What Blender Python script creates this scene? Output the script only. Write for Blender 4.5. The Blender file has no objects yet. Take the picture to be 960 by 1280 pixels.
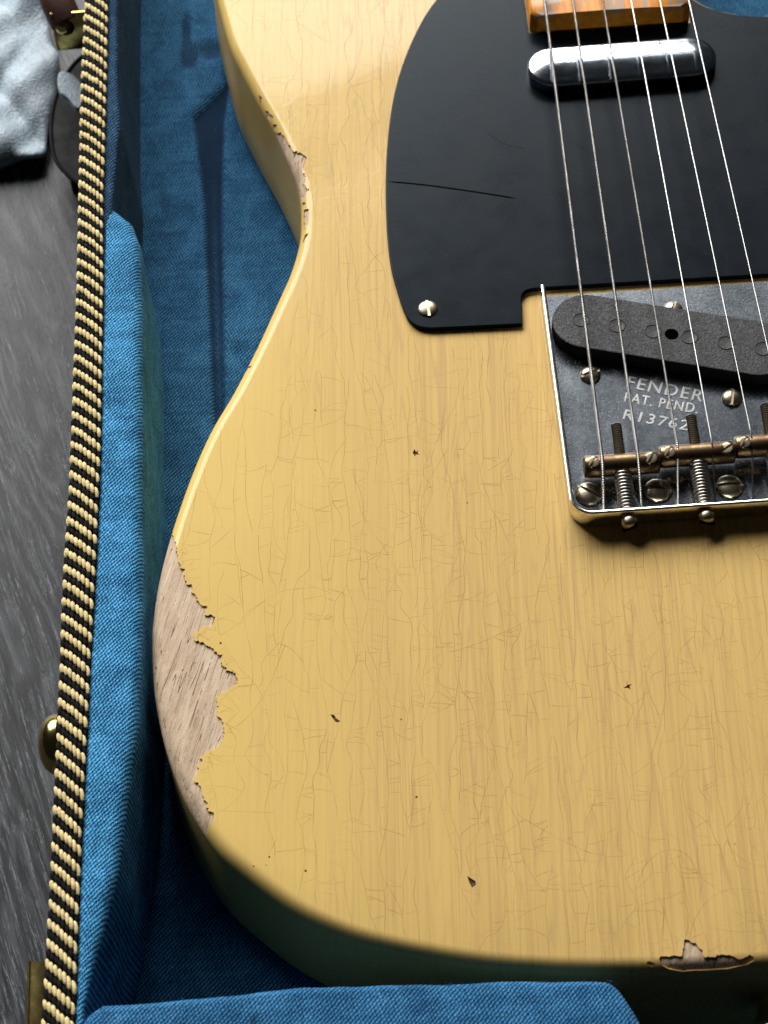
import bpy, math, random
import numpy as np
from mathutils import Vector, Matrix
from mathutils.geometry import delaunay_2d_cdt
random.seed(7); np.random.seed(7)
S = 0.001            # every length below is in millimetres
sc = bpy.context.scene
COL = sc.collection

# ------------------------------------------------------------------ camera
cam_d = bpy.data.cameras.new('camera'); cam = bpy.data.objects.new('camera', cam_d); COL.objects.link(cam)
RT = np.array([[0.99753453, -0.06890181, 0.01331947], [-0.06441546, -0.82367231, 0.56339558], [-0.0278481, -0.56286452, -0.82607991]])
CP = np.array([-100.43405228, -384.84534406, 551.77745664])
m = Matrix.Identity(4)
for r in range(3):
    m[r][0] = RT[r, 0]; m[r][1] = -RT[r, 1]; m[r][2] = -RT[r, 2]; m[r][3] = CP[r] * S
cam.matrix_world = m
cam_d.sensor_fit = 'VERTICAL'; cam_d.sensor_height = 36; cam_d.sensor_width = 27; cam_d.lens = 2846 / 1280 * 36
cam_d.clip_start = 0.02; cam_d.clip_end = 20
cam_d.dof.use_dof = True; cam_d.dof.focus_distance = 0.668; cam_d.dof.aperture_fstop = 26
sc.camera = cam

# ------------------------------------------------------------------ light (indoors, daylight through one window behind the neck)
w = bpy.data.worlds.new('World'); sc.world = w; w.use_nodes = True
w.node_tree.nodes['Background'].inputs[0].default_value = (0.80, 0.90, 1.0, 1)
w.node_tree.nodes['Background'].inputs[1].default_value = 0.012
def window_light(name, az, el, dist, sx, sy, power, color, roll=0):
    a, e = math.radians(az), math.radians(el)
    d = Vector((-math.cos(e) * math.sin(a), math.cos(e) * math.cos(a), math.sin(e)))
    l = bpy.data.lights.new(name, 'AREA'); l.shape = 'RECTANGLE'; l.size = sx; l.size_y = sy; l.energy = power; l.color = color
    o = bpy.data.objects.new(name, l); COL.objects.link(o)
    o.location = d * dist + Vector((-0.06, 0.05, 0)); o.rotation_euler = (d.to_track_quat('Z', 'Y').to_matrix() @ Matrix.Rotation(math.radians(roll), 3, 'Z')).to_euler()
    return o
window_light('window_light', 15, 32.6, 4.0, 3.64, 1.96, 415, (1.0, 0.98, 0.955), 10)
sc.view_settings.view_transform = 'Standard'; sc.view_settings.look = 'None'
sc.view_settings.exposure = 0; sc.view_settings.gamma = 1
sc.cycles.max_bounces = 8; sc.cycles.diffuse_bounces = 2; sc.cycles.use_denoising = True
sc.cycles.caustics_reflective = True; sc.cycles.blur_glossy = 0.6

# ------------------------------------------------------------------ node helpers
class NT:
    def __init__(s, name):
        s.mat = bpy.data.materials.new(name); s.mat.use_nodes = True
        s.t = s.mat.node_tree; s.b = s.t.nodes['Principled BSDF']; s.out = s.t.nodes['Material Output']
    def n(s, typ, **kw):
        x = s.t.nodes.new(typ)
        for k, v in kw.items(): setattr(x, k, v)
        return x
    def l(s, a, b): s.t.links.new(a, b)
    def put(s, sock, v):
        if hasattr(v, 'is_output'): s.l(v, sock)
        else:
            if isinstance(v, tuple) and len(v) == 3 and sock.type == 'RGBA': v = v + (1,)
            sock.default_value = v
    def set(s, **kw):
        for k, v in kw.items(): s.put(s.b.inputs[k.replace('_', ' ')], v)
    def co(s, scale=(1, 1, 1), rot=(0, 0, 0), kind='Object'):   # coordinates in millimetres
        tc = s.n('ShaderNodeTexCoord'); mp = s.n('ShaderNodeMapping')
        s.l(tc.outputs[kind], mp.inputs[0])
        r = s.n('ShaderNodeMapping'); r.inputs['Rotation'].default_value = rot
        s.l(tc.outputs[kind], r.inputs[0]); s.l(r.outputs[0], mp.inputs[0])
        mp.inputs['Scale'].default_value = tuple(1000 * q for q in scale)
        return mp.outputs[0]
    def noise(s, vec, scale=1, detail=2, rough=.5, dist=0, col=False):
        x = s.n('ShaderNodeTexNoise'); s.l(vec, x.inputs['Vector'])
        x.inputs['Scale'].default_value = scale; x.inputs['Detail'].default_value = detail
        x.inputs['Roughness'].default_value = rough; x.inputs['Distortion'].default_value = dist
        return x.outputs['Color' if col else 'Fac']
    def voro(s, vec, scale=1, feature='F1', rnd=1):
        x = s.n('ShaderNodeTexVoronoi', feature=feature); s.l(vec, x.inputs['Vector'])
        x.inputs['Scale'].default_value = scale; x.inputs['Randomness'].default_value = rnd
        return x.outputs['Distance']
    def ramp(s, f, stops, interp='LINEAR'):
        x = s.n('ShaderNodeValToRGB'); x.color_ramp.interpolation = interp; s.l(f, x.inputs[0])
        e = x.color_ramp.elements
        while len(e) < len(stops): e.new(0.5)
        for q, (p, c) in zip(e, stops):
            q.position = p; q.color = (c, c, c, 1) if not isinstance(c, tuple) else c + (1,)
        return x.outputs[0]
    def math(s, op, a, b=0.0, c=0.0, clamp=False):
        x = s.n('ShaderNodeMath', operation=op, use_clamp=clamp)
        s.put(x.inputs[0], a); s.put(x.inputs[1], b); s.put(x.inputs[2], c); return x.outputs[0]
    def mix(s, f, a, b, mode='MIX'):
        x = s.n('ShaderNodeMix', data_type='RGBA', blend_type=mode)
        s.put(x.inputs[0], f); s.put(x.inputs[6], a); s.put(x.inputs[7], b); return x.outputs[2]
    def vadd(s, a, b, k=1.0):
        x = s.n('ShaderNodeVectorMath', operation='SCALE'); s.put(x.inputs[0], b); x.inputs[3].default_value = k
        y = s.n('ShaderNodeVectorMath', operation='ADD'); s.put(y.inputs[0], a); s.l(x.outputs[0], y.inputs[1]); return y.outputs[0]
    def sep(s, v):
        x = s.n('ShaderNodeSeparateXYZ'); s.l(v, x.inputs[0]); return x.outputs
    def bump(s, h, dist_mm, strength=1.0, normal=None):
        x = s.n('ShaderNodeBump'); x.inputs['Strength'].default_value = strength; x.inputs['Distance'].default_value = dist_mm * S
        s.put(x.inputs['Height'], h)
        if normal is not None: s.l(normal, x.inputs['Normal'])
        s.l(x.outputs[0], s.b.inputs['Normal']); return x.outputs[0]

# ------------------------------------------------------------------ materials
def m_lacquer():
    t = NT('butterscotch_lacquer')
    big = t.noise(t.co((.02, .006, .02)), 1, 3, .55)
    g1 = t.noise(t.co((.22, .006, .1), (0, 0, math.radians(3))), 1, 4, .6, .4)
    g2 = t.noise(t.co((.9, .006, .3), (0, 0, math.radians(3))), 1, 4, .65, .3)
    g3 = t.noise(t.co((2.6, .02, 1), (0, 0, math.radians(3))), 1, 3, .7)
    g = t.math('ADD', t.math('MULTIPLY', g1, .30), t.math('ADD', t.math('MULTIPLY', g2, .40), t.math('MULTIPLY', g3, .30)))
    base = t.ramp(g, [(.36, (.515, .333, .106)), (.47, (.585, .390, .130)), (.60, (.625, .428, .143))])
    # toward the bass edge the colour coat is thicker and the grain hardly shows
    x = t.sep(t.co())[0]
    edge = t.math('ADD', t.math('MULTIPLY', x, -.022), t.math('MULTIPLY', big, 1.6))
    edge = t.ramp(t.math('MULTIPLY', edge, .25), [(.62, 0.0), (.98, .85)])
    base = t.mix(edge, base, (.66, .468, .135))
    st = t.math('ADD', t.math('MULTIPLY', t.sep(t.co((1, 1, 1), (0, 0, math.radians(3))))[0], 1 / 2.5), t.math('MULTIPLY', t.noise(t.co((.05, .004, .05)), 1, 3), 5.0))
    st = t.math('ABSOLUTE', t.math('SUBTRACT', t.math('FRACT', st), .5))
    st = t.math('MULTIPLY', t.ramp(st, [(.03, .34), (.26, 0.0)]), t.math('MULTIPLY', t.ramp(t.noise(t.co((.35, .008, .2)), 1, 3), [(.36, 0.0), (.6, 1.0)]), t.math('SUBTRACT', 1.0, edge)))
    base = t.mix(st, base, (.40, .255, .105))
    gp = t.math('ADD', t.math('MULTIPLY', t.noise(t.co((.10, .0035, .05), (0, 0, math.radians(3))), 1, 2, .5), 24.0), t.math('MULTIPLY', t.noise(t.co((.8, .012, .3), (0, 0, math.radians(3))), 1, 2), .9))
    tri = t.math('ABSOLUTE', t.math('SUBTRACT', t.math('FRACT', gp), .5))
    ln = t.math('MULTIPLY', t.ramp(tri, [(.02, 1.0), (.20, 0.0)]), t.ramp(t.noise(t.co((.16, .006, .2)), 1, 3), [(.36, .12), (.60, .62)]))
    base = t.mix(t.math('MULTIPLY', ln, t.math('SUBTRACT', 1.0, edge)), base, (.44, .285, .125))
    base = t.mix(t.ramp(t.noise(t.co((.03, .03, .03)), 1, 4), [(.4, 0.0), (.75, .25)]), base, (.59, .405, .125))
    v = t.vadd(t.co((.35, .2, .3)), t.noise(t.co((.25, .25, .25)), 1, 3, col=True), 1.2)
    cr = t.ramp(t.voro(v, 1.0, 'DISTANCE_TO_EDGE'), [(0, 0.0), (.06, .8), (.2, 1.0)])
    h = t.math('ADD', t.math('MULTIPLY', cr, .35), t.math('MULTIPLY', t.noise(t.co((.45, .25, .5)), 1, 2), 1.0))
    t.set(Base_Color=base, Roughness=.55, Specular_IOR_Level=.12, Coat_Weight=.30, Coat_Roughness=.08, Coat_IOR=1.45)
    bp = t.bump(h, .011); t.l(bp, t.b.inputs['Coat Normal'])
    return t.mat
def m_bare():
    t = NT('bare_ash_wood')
    R = (0, 0, math.radians(17))
    n = t.noise(t.co((.5, .06, .5), R), 1, 4, .6, .3)
    base = t.ramp(n, [(.3, (.39, .275, .178)), (.5, (.51, .380, .258)), (.7, (.60, .472, .335))])
    p = t.noise(t.co((.42, .012, .2), R), 1, 1, .4)
    line = t.ramp(t.math('ABSOLUTE', t.math('SUBTRACT', t.math('FRACT', t.math('MULTIPLY', p, 9.0)), .5)), [(.025, 1.0), (.05, 0.0)])
    dash = t.ramp(t.noise(t.co((.5, .12, .4), R), 1, 3, .7), [(.47, 0.0), (.53, 1.0)])
    dot = t.ramp(t.noise(t.co((1.8, .30, 1), R), 1, 2, .5), [(.73, 0.0), (.77, .6)])
    pm = t.math('MAXIMUM', t.math('MULTIPLY', line, dash), dot)
    fleck = t.ramp(t.noise(t.co((1.2, 1.2, 1.2)), 1, 3), [(.62, 0.0), (.72, .8)])
    base = t.mix(t.math('MULTIPLY', fleck, .4), base, (.62, .53, .42))
    base = t.mix(t.math('MULTIPLY', pm, .8), base, (.115, .050, .028))
    t.set(Base_Color=base, Roughness=.62, Specular_IOR_Level=.25)
    t.bump(t.math('SUBTRACT', t.noise(t.co((.9, .3, .9), R), 1, 4, .7), pm), .22)
    return t.mat
def m_plain(name, col, rough=.5, metal=0., noise=.0, nscale=.5, bump=0., bscale=2., **kw):
    t = NT(name)
    c = col
    if noise:
        f = t.noise(t.co((nscale,) * 3), 1, 4, .65)
        c = t.mix(t.ramp(f, [(.35, 0.0), (.68, 1.0)]), tuple(q * (1 - noise) for q in col), tuple(min(1, q * (1 + noise * .6)) for q in col))
        t.set(Roughness=t.ramp(f, [(.3, max(.02, rough * 1.35)), (.7, rough * .8)]))
    else: t.set(Roughness=rough)
    t.set(Base_Color=c, Metallic=metal, **kw)
    if bump: t.bump(t.noise(t.co((bscale,) * 3), 1, 4, .65), bump)
    return t.mat
def m_plate():
    t = NT('aged_nickel_plate')
    f = t.noise(t.co((.09, .09, .09)), 1, 5, .65, .4)
    f2 = t.noise(t.co((1.3, 1.3, 1.3)), 1, 4, .75)
    base = t.ramp(f, [(.3, (.135, .152, .172)), (.7, (.275, .308, .345))])
    base = t.mix(t.ramp(f2, [(.55, 0.0), (.72, .75)]), base, (.09, .085, .08))
    dust = t.ramp(t.voro(t.co((1.1, 1.1, 1.1)), 1), [(.09, 1.0), (.17, 0.0)])
    dust = t.math('MULTIPLY', dust, t.ramp(t.noise(t.co((.07, .07, .07)), 1, 2), [(.42, 0.0), (.62, 1.0)]))
    base = t.mix(dust, base, (.62, .62, .62))
    t.set(Base_Color=base, Metallic=t.math('SUBTRACT', 1.0, t.math('MULTIPLY', dust, .8)),
          Roughness=t.math('ADD', .13, t.math('MULTIPLY', f2, .24)))
    t.bump(f2, .02)
    return t.mat
def m_brass_patina():
    t = NT('tarnished_brass')
    f = t.noise(t.co((.25, .25, .25)), 1, 5, .65)
    base = t.ramp(f, [(.3, (.075, .045, .025)), (.52, (.165, .108, .058)), (.72, (.28, .19, .10))])
    t.set(Base_Color=base, Metallic=1., Roughness=t.ramp(f, [(.3, .50), (.7, .30)]))
    t.bump(t.noise(t.co((2, 2, 2)), 1, 3), .03)
    return t.mat
def m_cloth(name, light=(.030, .170, .350), dark=(.003, .028, .085), period=.92, dark_band=False):
    t = NT(name)
    c = t.co()
    c = t.vadd(c, t.noise(t.co((.05, .05, .05)), 1, 3, col=True), .0)
    jit = t.noise(t.co((.8, .8, .8)), 1, 3)
    x, y, z = t.sep(c)
    u = t.math('ADD', t.math('SUBTRACT', x, z), t.math('MULTIPLY', jit, 1.1)); v = t.math('SUBTRACT', y, z)
    k = 2 * math.pi / period
    a = t.math('SINE', t.math('MULTIPLY', t.math('SUBTRACT', t.math('MULTIPLY', u, .72), t.math('MULTIPLY', v, .69)), k))
    b = t.math('SINE', t.math('MULTIPLY', t.math('ADD', t.math('MULTIPLY', u, .85), t.math('MULTIPLY', v, .25)), k * 1.15))
    h = t.math('ADD', t.math('MULTIPLY', a, .32), t.math('ADD', t.math('MULTIPLY', b, .15), .5))
    fz = t.noise(t.co((1.9, 1.9, 1.9)), 1, 3, .8)
    wear = t.noise(t.co((.11, .09, .1)), 1, 5, .65, .6)
    slub = t.noise(t.co((.02, .55, .5)), 1, 2)
    f = t.math('ADD', t.math('MULTIPLY', h, 1.05), t.math('ADD', t.math('MULTIPLY', fz, 1.05), t.math('MULTIPLY', t.math('SUBTRACT', wear, .5), .9)))
    f = t.math('ADD', f, t.math('MULTIPLY', t.math('SUBTRACT', slub, .5), .35))
    mid = tuple((p * .55 + q * .45) * .9 for p, q in zip(light, dark))
    col = t.ramp(t.math('SUBTRACT', f, .54), [(.15, dark), (.45, mid), (.72, light), (1.0, tuple(min(1, q * 1.5 + .05) for q in light))])
    blot = t.ramp(t.noise(t.co((.16, .13, .16)), 1, 3, .6), [(.66, 0.0), (.74, .55)])
    col = t.mix(blot, col, tuple(q * .9 for q in dark))
    if dark_band:      # darker band and spots on the plush, also sunk in the mesh
        at = t.n('ShaderNodeAttribute', attribute_name='band_mask')
        col = t.mix(t.math('MULTIPLY', at.outputs['Fac'], .9), col, tuple(q * .55 for q in dark))
    t.set(Base_Color=col, Roughness=.9, Specular_IOR_Level=.15, Sheen_Weight=.08, Sheen_Roughness=.4, Sheen_Tint=(.35, .6, .9))
    t.bump(t.math('ADD', t.math('MULTIPLY', h, .7), t.math('MULTIPLY', fz, .9)), .34)
    return t.mat
def m_floor():
    t = NT('dark_laminate')
    R = (0, 0, math.radians(-16))
    warp = t.noise(t.co((.012, .012, .012)), 1, 3, col=True)
    v = t.vadd(t.co((.16, .012, .1), R), warp, 2.2)
    a = t.noise(v, 1, 5, .7, .3)
    v2 = t.vadd(t.co((.9, .07, .5), R), warp, 1.5)
    b = t.noise(v2, 1, 4, .7)
    pores = t.ramp(t.noise(t.vadd(t.co((1.0, .045, 1), R), warp, 3.0), 1, 4, .70), [(.50, 0.0), (.64, 1.0)])
    rn = t.noise(t.vadd(t.co((.03, .0042, .02), R), warp, .35), 1, 2, .5)
    rings = t.math('ABSOLUTE', t.math('SUBTRACT', t.math('FRACT', t.math('ADD', t.math('MULTIPLY', rn, 16.0), t.math('MULTIPLY', b, .8))), .5))
    pores = t.math('MULTIPLY', pores, t.ramp(t.noise(t.co((2.0, .40, 1), R), 1, 3, .7), [(.40, .15), (.58, 1.0)]))
    f = t.math('ADD', t.math('MULTIPLY', a, .45), t.math('ADD', t.math('MULTIPLY', b, .40), t.math('MULTIPLY', rings, .34)))
    base = t.ramp(f, [(.38, (.0033, .0038, .0050)), (.52, (.016, .018, .0215)), (.66, (.064, .070, .077))])
    base = t.mix(t.math('MULTIPLY', pores, .85), base, (.205, .218, .228))
    t.set(Base_Color=base, Roughness=.42, Specular_IOR_Level=.22)
    t.bump(t.math('ADD', b, pores), .10)
    return t.mat
def m_foam():
    t = NT('grey_packing_foam')
    f = t.noise(t.co((.9, .9, .9)), 1, 4, .75)
    b = t.noise(t.co((.06, .06, .06)), 1, 3)
    col = t.mix(t.ramp(f, [(.35, 0.0), (.65, 1.0)]), (.24, .31, .36), (.43, .52, .59))
    col = t.mix(t.ramp(b, [(.45, 0.0), (.7, .5)]), col, (.20, .22, .25))
    t.set(Base_Color=col, Roughness=.55, Specular_IOR_Level=.3, Transmission_Weight=0.0, Subsurface_Weight=.25, Subsurface_Radius=(.004, .004, .004), Subsurface_Scale=1.0)
    t.bump(t.voro(t.co((1.1, 1.1, 1.1)), 1), .22)
    return t.mat
def m_maple():
    t = NT('amber_maple')
    f = t.noise(t.co((.4, .02, .3)), 1, 4, .6, .3)
    base = t.ramp(f, [(.35, (.52, .170, .010)), (.6, (.74, .290, .022))])
    x, y, z = t.sep(t.co())
    worn = t.noise(t.co((.16, .05, .05)), 1, 3, .6)
    wear = t.math('MULTIPLY', t.ramp(worn, [(.54, 0.0), (.57, 1.0)]), t.ramp(t.math('MULTIPLY', z, .0185), [(.955, 0.0), (.985, 1.0)]))
    base = t.mix(t.math('MULTIPLY', wear, .85), base, (.30, .24, .18))
    t.set(Base_Color=base, Roughness=.4, Specular_IOR_Level=.25, Coat_Weight=.12, Coat_Roughness=.15)
    return t.mat
def m_guard():
    t = NT('black_pickguard_lacquer')
    f = t.noise(t.co((.12, .12, .12)), 1, 4)
    dust = t.ramp(t.voro(t.co((.28, .28, .28)), 1), [(.035, 1.0), (.06, 0.0)])
    base = t.mix(t.math('MULTIPLY', dust, .5), (.0042, .0062, .0088), (.10, .10, .10))
    t.set(Base_Color=base, Roughness=t.math('ADD', .22, t.math('MULTIPLY', f, .14)), Specular_IOR_Level=.075, Specular_Tint=(.72, .92, 1.08))
    t.bump(t.noise(t.co((1.3, 1.3, 1.3)), 1, 3), .012)
    return t.mat
def m_crack():
    t = NT('lacquer_check_line')
    f = t.noise(t.co((.12, .12, .12)), 1, 3)
    f2 = t.noise(t.co((.9, .9, .9)), 1, 2)
    a = t.math('MULTIPLY', t.ramp(f, [(.38, .14), (.68, .48)]), t.ramp(f2, [(.3, .75), (.6, 1.0)]))
    t.set(Base_Color=(.36, .215, .055), Roughness=.6, Alpha=a, Specular_IOR_Level=.2)
    return t.mat
def m_chrome():
    t = NT('worn_chrome')
    f = t.noise(t.co((.22, .35, .3)), 1, 5, .65)
    s = t.noise(t.co((.11, .03, .03)), 1, 1)
    base = t.ramp(f, [(.35, (.38, .44, .53)), (.65, (.72, .79, .86))])
    t.set(Base_Color=base, Metallic=1., Roughness=t.ramp(f, [(.3, .20), (.7, .10)]))
    t.bump(f, .004)
    return t.mat
def m_wound():
    t = NT('wound_string_nickel')
    y = t.sep(t.co())[1]
    wv = t.math('SINE', t.math('MULTIPLY', y, 2 * math.pi / .62))
    f = t.noise(t.co((.3, .12, .3)), 1, 3)
    t.set(Base_Color=t.mix(t.ramp(f, [(.4, 0.0), (.65, 1.0)]), (.32, .31, .29), (.54, .53, .51)), Metallic=1., Roughness=.34)
    t.bump(wv, .12)
    return t.mat
M = dict(lacquer=m_lacquer(), bare=m_bare(), guard=m_guard(), plate=m_plate(), brass_old=m_brass_patina(), crack=m_crack(), chrome=m_chrome(),
         rim=m_plain('polished_nickel', (.78, .76, .70), .16, 1., .25, .5), screw=m_plain('worn_screw_metal', (.40, .345, .25), .34, 1., .45, .6, .02),
         steel=m_plain('spring_steel', (.36, .335, .30), .33, 1., .35, .8), dark=m_plain('dark_chip', (.10, .060, .034), .8, 0, .6, 1.5),
         string=m_plain('string_nickel', (.40, .40, .39), .30, 1.), wound=m_wound(), letter=m_plain('stamped_edge_metal', (.36, .36, .355), .36, 1.),
         fibre=m_plain('black_fibre_board', (.013, .013, .015), .6, 0, .25, 1.2, .22, 1.6), pole=m_plain('black_pole', (.011, .011, .012), .55, 0, .3, .8, .1, 1.5),
         hole=m_plain('hole_black', (.001, .001, .001), .9, Specular_IOR_Level=0.0), maple=m_maple(),
         cloth=m_cloth('blue_twill_cloth'), faded=m_cloth('faded_blue_twill', (.062, .32, .60), (.003, .034, .095), .92), plush=m_cloth('blue_case_plush', (.030, .165, .335), (.003, .026, .080), 1.0, True),
         cream=m_plain('cream_yarn', (.74, .60, .30), .8, 0, .3, .9, .10, 3., Specular_IOR_Level=.2), black=m_plain('black_yarn', (.004, .004, .0045), .9, 0, .3, .9, .10, 3., Specular_IOR_Level=.2),
         brass=m_plain('polished_brass', (.62, .47, .17), .16, 1., .3, .2), floor=m_floor(), foam=m_foam(),
         leather=m_plain('brown_leather', (.085, .030, .018), .5, 0, .3, .5, .1, 1.), smoke=m_plain('dark_smoky_plastic', (.005, .0055, .006), .5, 0, .2, .1, Specular_IOR_Level=.06),
         scratch=m_plain('scratch_groove', (.0005, .0005, .0005), .9, Specular_IOR_Level=0.0), cloth_in=m_cloth('blue_lining_and_pad_shade', (.014, .066, .130), (.002, .018, .050), 1.0))

# ------------------------------------------------------------------ mesh helpers (all in mm)
WO = {}   # world origin of each object
def obj(name, verts, faces, mat, parent=None, origin=None, angle=35, mats=None, fmat=None):
    po = WO[parent.name] if parent else np.zeros(3)
    o3 = np.array(origin, float) if origin is not None else po
    V = (np.asarray(verts, float) - o3) * S
    me = bpy.data.meshes.new(name); me.from_pydata(V.tolist(), [], [list(map(int, f)) for f in faces]); me.update()
    if mats:
        for q in mats: me.materials.append(q)
        me.polygons.foreach_set('material_index', fmat)
    else: me.materials.append(mat)
    if angle:
        me.polygons.foreach_set('use_smooth', [True] * len(me.polygons))
        if angle < 179: me.set_sharp_from_angle(angle=math.radians(angle))
        for p_ in me.polygons:
            if p_.loop_total > 8: p_.use_smooth = False      # flat caps stay flat
    o = bpy.data.objects.new(name, me); COL.objects.link(o)
    o.location = (o3 - po) * S; o.parent = parent; WO[o.name] = o3
    return o
def copy(o, parent, origin, rot=(0, 0, 0)):
    c = o.copy(); COL.objects.link(c); c.parent = parent
    WO[c.name] = np.array(origin, float); c.location = (WO[c.name] - WO[parent.name]) * S; c.rotation_euler = rot
    return c
def tag(o, label=None, cat=None, kind=None, group=None):
    for k, v in (('label', label), ('category', cat), ('kind', kind), ('group', group)):
        if v: o[k] = v
    return o
def empty(name, loc, label, cat):
    o = bpy.data.objects.new(name, None); COL.objects.link(o); o.location = Vector(loc) * S; o.empty_display_size = .02
    WO[o.name] = np.array(loc, float); return tag(o, label, cat)
class MB:
    def __init__(s): s.v = []; s.f = []
    def add(s, v, f):
        k = len(s.v); s.v += [tuple(map(float, q)) for q in v]; s.f += [[i + k for i in q] for q in f]; return s
def catmull(P, step, closed=True):
    P = np.array(P, float); n = len(P); out = []
    for i in range(n if closed else n - 1):
        g = lambda j: P[j % n] if closed else P[min(max(j, 0), n - 1)]
        a, b, c, d = g(i - 1), g(i), g(i + 1), g(i + 2)
        k = max(1, int(math.ceil(np.linalg.norm(c - b) / step)))
        for j in range(k):
            t = j / k
            out.append(.5 * (2 * b + (c - a) * t + (2 * a - 5 * b + 4 * c - d) * t * t + (3 * b - a - 3 * c + d) * t ** 3))
    if not closed: out.append(P[-1])
    return np.array(out)
def area2(P): return .5 * np.sum(P[:, 0] * np.roll(P[:, 1], -1) - np.roll(P[:, 0], -1) * P[:, 1])
def inset(P, d):      # P counter-clockwise
    t = np.roll(P, -1, 0) - np.roll(P, 1, 0); t /= np.linalg.norm(t, axis=1)[:, None] + 1e-9
    return P + d * np.c_[-t[:, 1], t[:, 0]]
def prism(P, z0, z1, bev=.4, seg=3, cap0=True):
    P = np.array(P, float)
    if area2(P) < 0: P = P[::-1]
    n = len(P); rows = [(0, z0)] + [(bev * (1 - math.cos(a)), z1 - bev + bev * math.sin(a)) for a in [math.pi / 2 * k / seg for k in range(seg + 1)]]
    V = []; F = []
    for d, z in rows:
        q = inset(P, d) if d else P
        V += [(x, y, z) for x, y in q]
    for r in range(len(rows) - 1):
        for i in range(n):
            j = (i + 1) % n; F.append((r * n + i, r * n + j, (r + 1) * n + j, (r + 1) * n + i))
    F.append(tuple(range((len(rows) - 1) * n, len(rows) * n)))
    if cap0: F.append(tuple(range(n - 1, -1, -1)))
    return V, F
def lathe(prof, seg=20, axis='z'):
    V = []; F = []
    for r, h in prof:
        for k in range(seg):
            a = 2 * math.pi * k / seg; x, y = r * math.cos(a), r * math.sin(a)
            V.append((x, y, h) if axis == 'z' else ((x, -h, y) if axis == '-y' else (-h, x, y) if axis == '-x' else (x, h, -y)))
    for i in range(len(prof) - 1):
        for k in range(seg):
            j = (k + 1) % seg; F.append((i * seg + k, i * seg + j, (i + 1) * seg + j, (i + 1) * seg + k))
    F.append(tuple(range(seg - 1, -1, -1))); F.append(tuple(range((len(prof) - 1) * seg, len(prof) * seg)))
    return V, F
def tube(path, r, seg=8):
    path = np.array(path, float); n = len(path); V = []; F = []
    up = None
    for i in range(n):
        t = path[min(i + 1, n - 1)] - path[max(i - 1, 0)]; t /= np.linalg.norm(t)
        if up is None: up = np.array([0, 0, 1.]) if abs(t[2]) < .9 else np.array([1., 0, 0])
        a = np.cross(t, up); a /= np.linalg.norm(a); up = np.cross(a, t)
        rr = r[i] if hasattr(r, '__len__') else r
        V += [path[i] + rr * (math.cos(2 * math.pi * k / seg) * a + math.sin(2 * math.pi * k / seg) * up) for k in range(seg)]
    for i in range(n - 1):
        for k in range(seg):
            j = (k + 1) % seg; F.append((i * seg + k, i * seg + j, (i + 1) * seg + j, (i + 1) * seg + k))
    F.append(tuple(range(seg - 1, -1, -1))); F.append(tuple(range((n - 1) * seg, n * seg)))
    return V, F
def box(a, b): 
    x0, y0, z0 = a; x1, y1, z1 = b
    return ([(x0, y0, z0), (x1, y0, z0), (x1, y1, z0), (x0, y1, z0), (x0, y0, z1), (x1, y0, z1), (x1, y1, z1), (x0, y1, z1)],
            [(3, 2, 1, 0), (4, 5, 6, 7), (0, 1, 5, 4), (1, 2, 6, 5), (2, 3, 7, 6), (3, 0, 4, 7)])
def slot_dome(R, H, w, depth, skirt=.4):     # slotted screw head, slot along y, sits at z = 0
    mb = MB()
    hz = lambda u, v: skirt + H * max(0, 1 - (u * u + v * v) / (R * R)) ** .6
    us = [w + (R * .999 - w) * k / 7 for k in range(8)]
    for s in (1, -1):
        V = []; F = []; nv = 11
        for u in us:
            L = math.sqrt(max(0, R * R - u * u))
            for k in range(nv):
                v = L * math.sin(math.pi / 2 * (-1 + 2 * k / (nv - 1))); V.append((s * u, v, hz(u, v)))
        for i in range(7):
            for k in range(nv - 1):
                q = (i * nv + k, (i + 1) * nv + k, (i + 1) * nv + k + 1, i * nv + k + 1); F.append(q if s > 0 else q[::-1])
        b = len(V); V += [(s * w, V[k][1], depth) for k in range(nv)]
        for k in range(nv - 1):
            q = (k, k + 1, b + k + 1, b + k); F.append(q if s > 0 else q[::-1])
        rim = [(s * w, -math.sqrt(R * R - w * w))] + [(s * R * math.cos(a), R * math.sin(a)) for a in np.linspace(-math.acos(w / R), math.acos(w / R), 17)]
        b = len(V); V += [(x, y, skirt) for x, y in rim[1:]] + [(x, y, -.6) for x, y in rim[1:]]; nn = 17
        for k in range(nn - 1):
            q = (b + k, b + nn + k, b + nn + k + 1, b + k + 1); F.append(q if s > 0 else q[::-1])
        mb.add(V, F)
    y = math.sqrt(R * R - w * w); mb.add([(-w, -y, depth), (w, -y, depth), (w, y, depth), (-w, y, depth)], [(0, 1, 2, 3)])
    return mb.v, mb.f
def pip(P, poly):
    P = np.asarray(P); x, y = P[:, 0], P[:, 1]; q = np.asarray(poly); r = np.zeros(len(P), bool)
    x1, y1 = q[:, 0], q[:, 1]; x2, y2 = np.roll(x1, -1), np.roll(y1, -1)
    for a, b, c, d in zip(x1, y1, x2, y2):
        k = (b > y) != (d > y)
        if k.any(): r[k] ^= x[k] < (c - a) * (y[k] - b) / (d - b) + a
    return r
def jag(P, step, amp, seed, closed=True):   # rough, splintered edge
    rg = random.Random(seed); out = []
    n = len(P)
    for i in range(n if closed else n - 1):
        a = np.array(P[i], float); b = np.array(P[(i + 1) % n], float); L = np.linalg.norm(b - a); k = max(1, int(L / step))
        nv = np.array([-(b - a)[1], (b - a)[0]]) / max(L, 1e-6)
        for j in range(k):
            t = (j + (rg.random() - .5) * .5 if j else 0) / k
            e = rg.gauss(0, amp) * (1.9 if rg.random() < .12 else 1)
            out.append(a + t * (b - a) + nv * (e if j else e * .3))
    if not closed: out.append(np.array(P[-1], float))
    return np.array(out)

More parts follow.
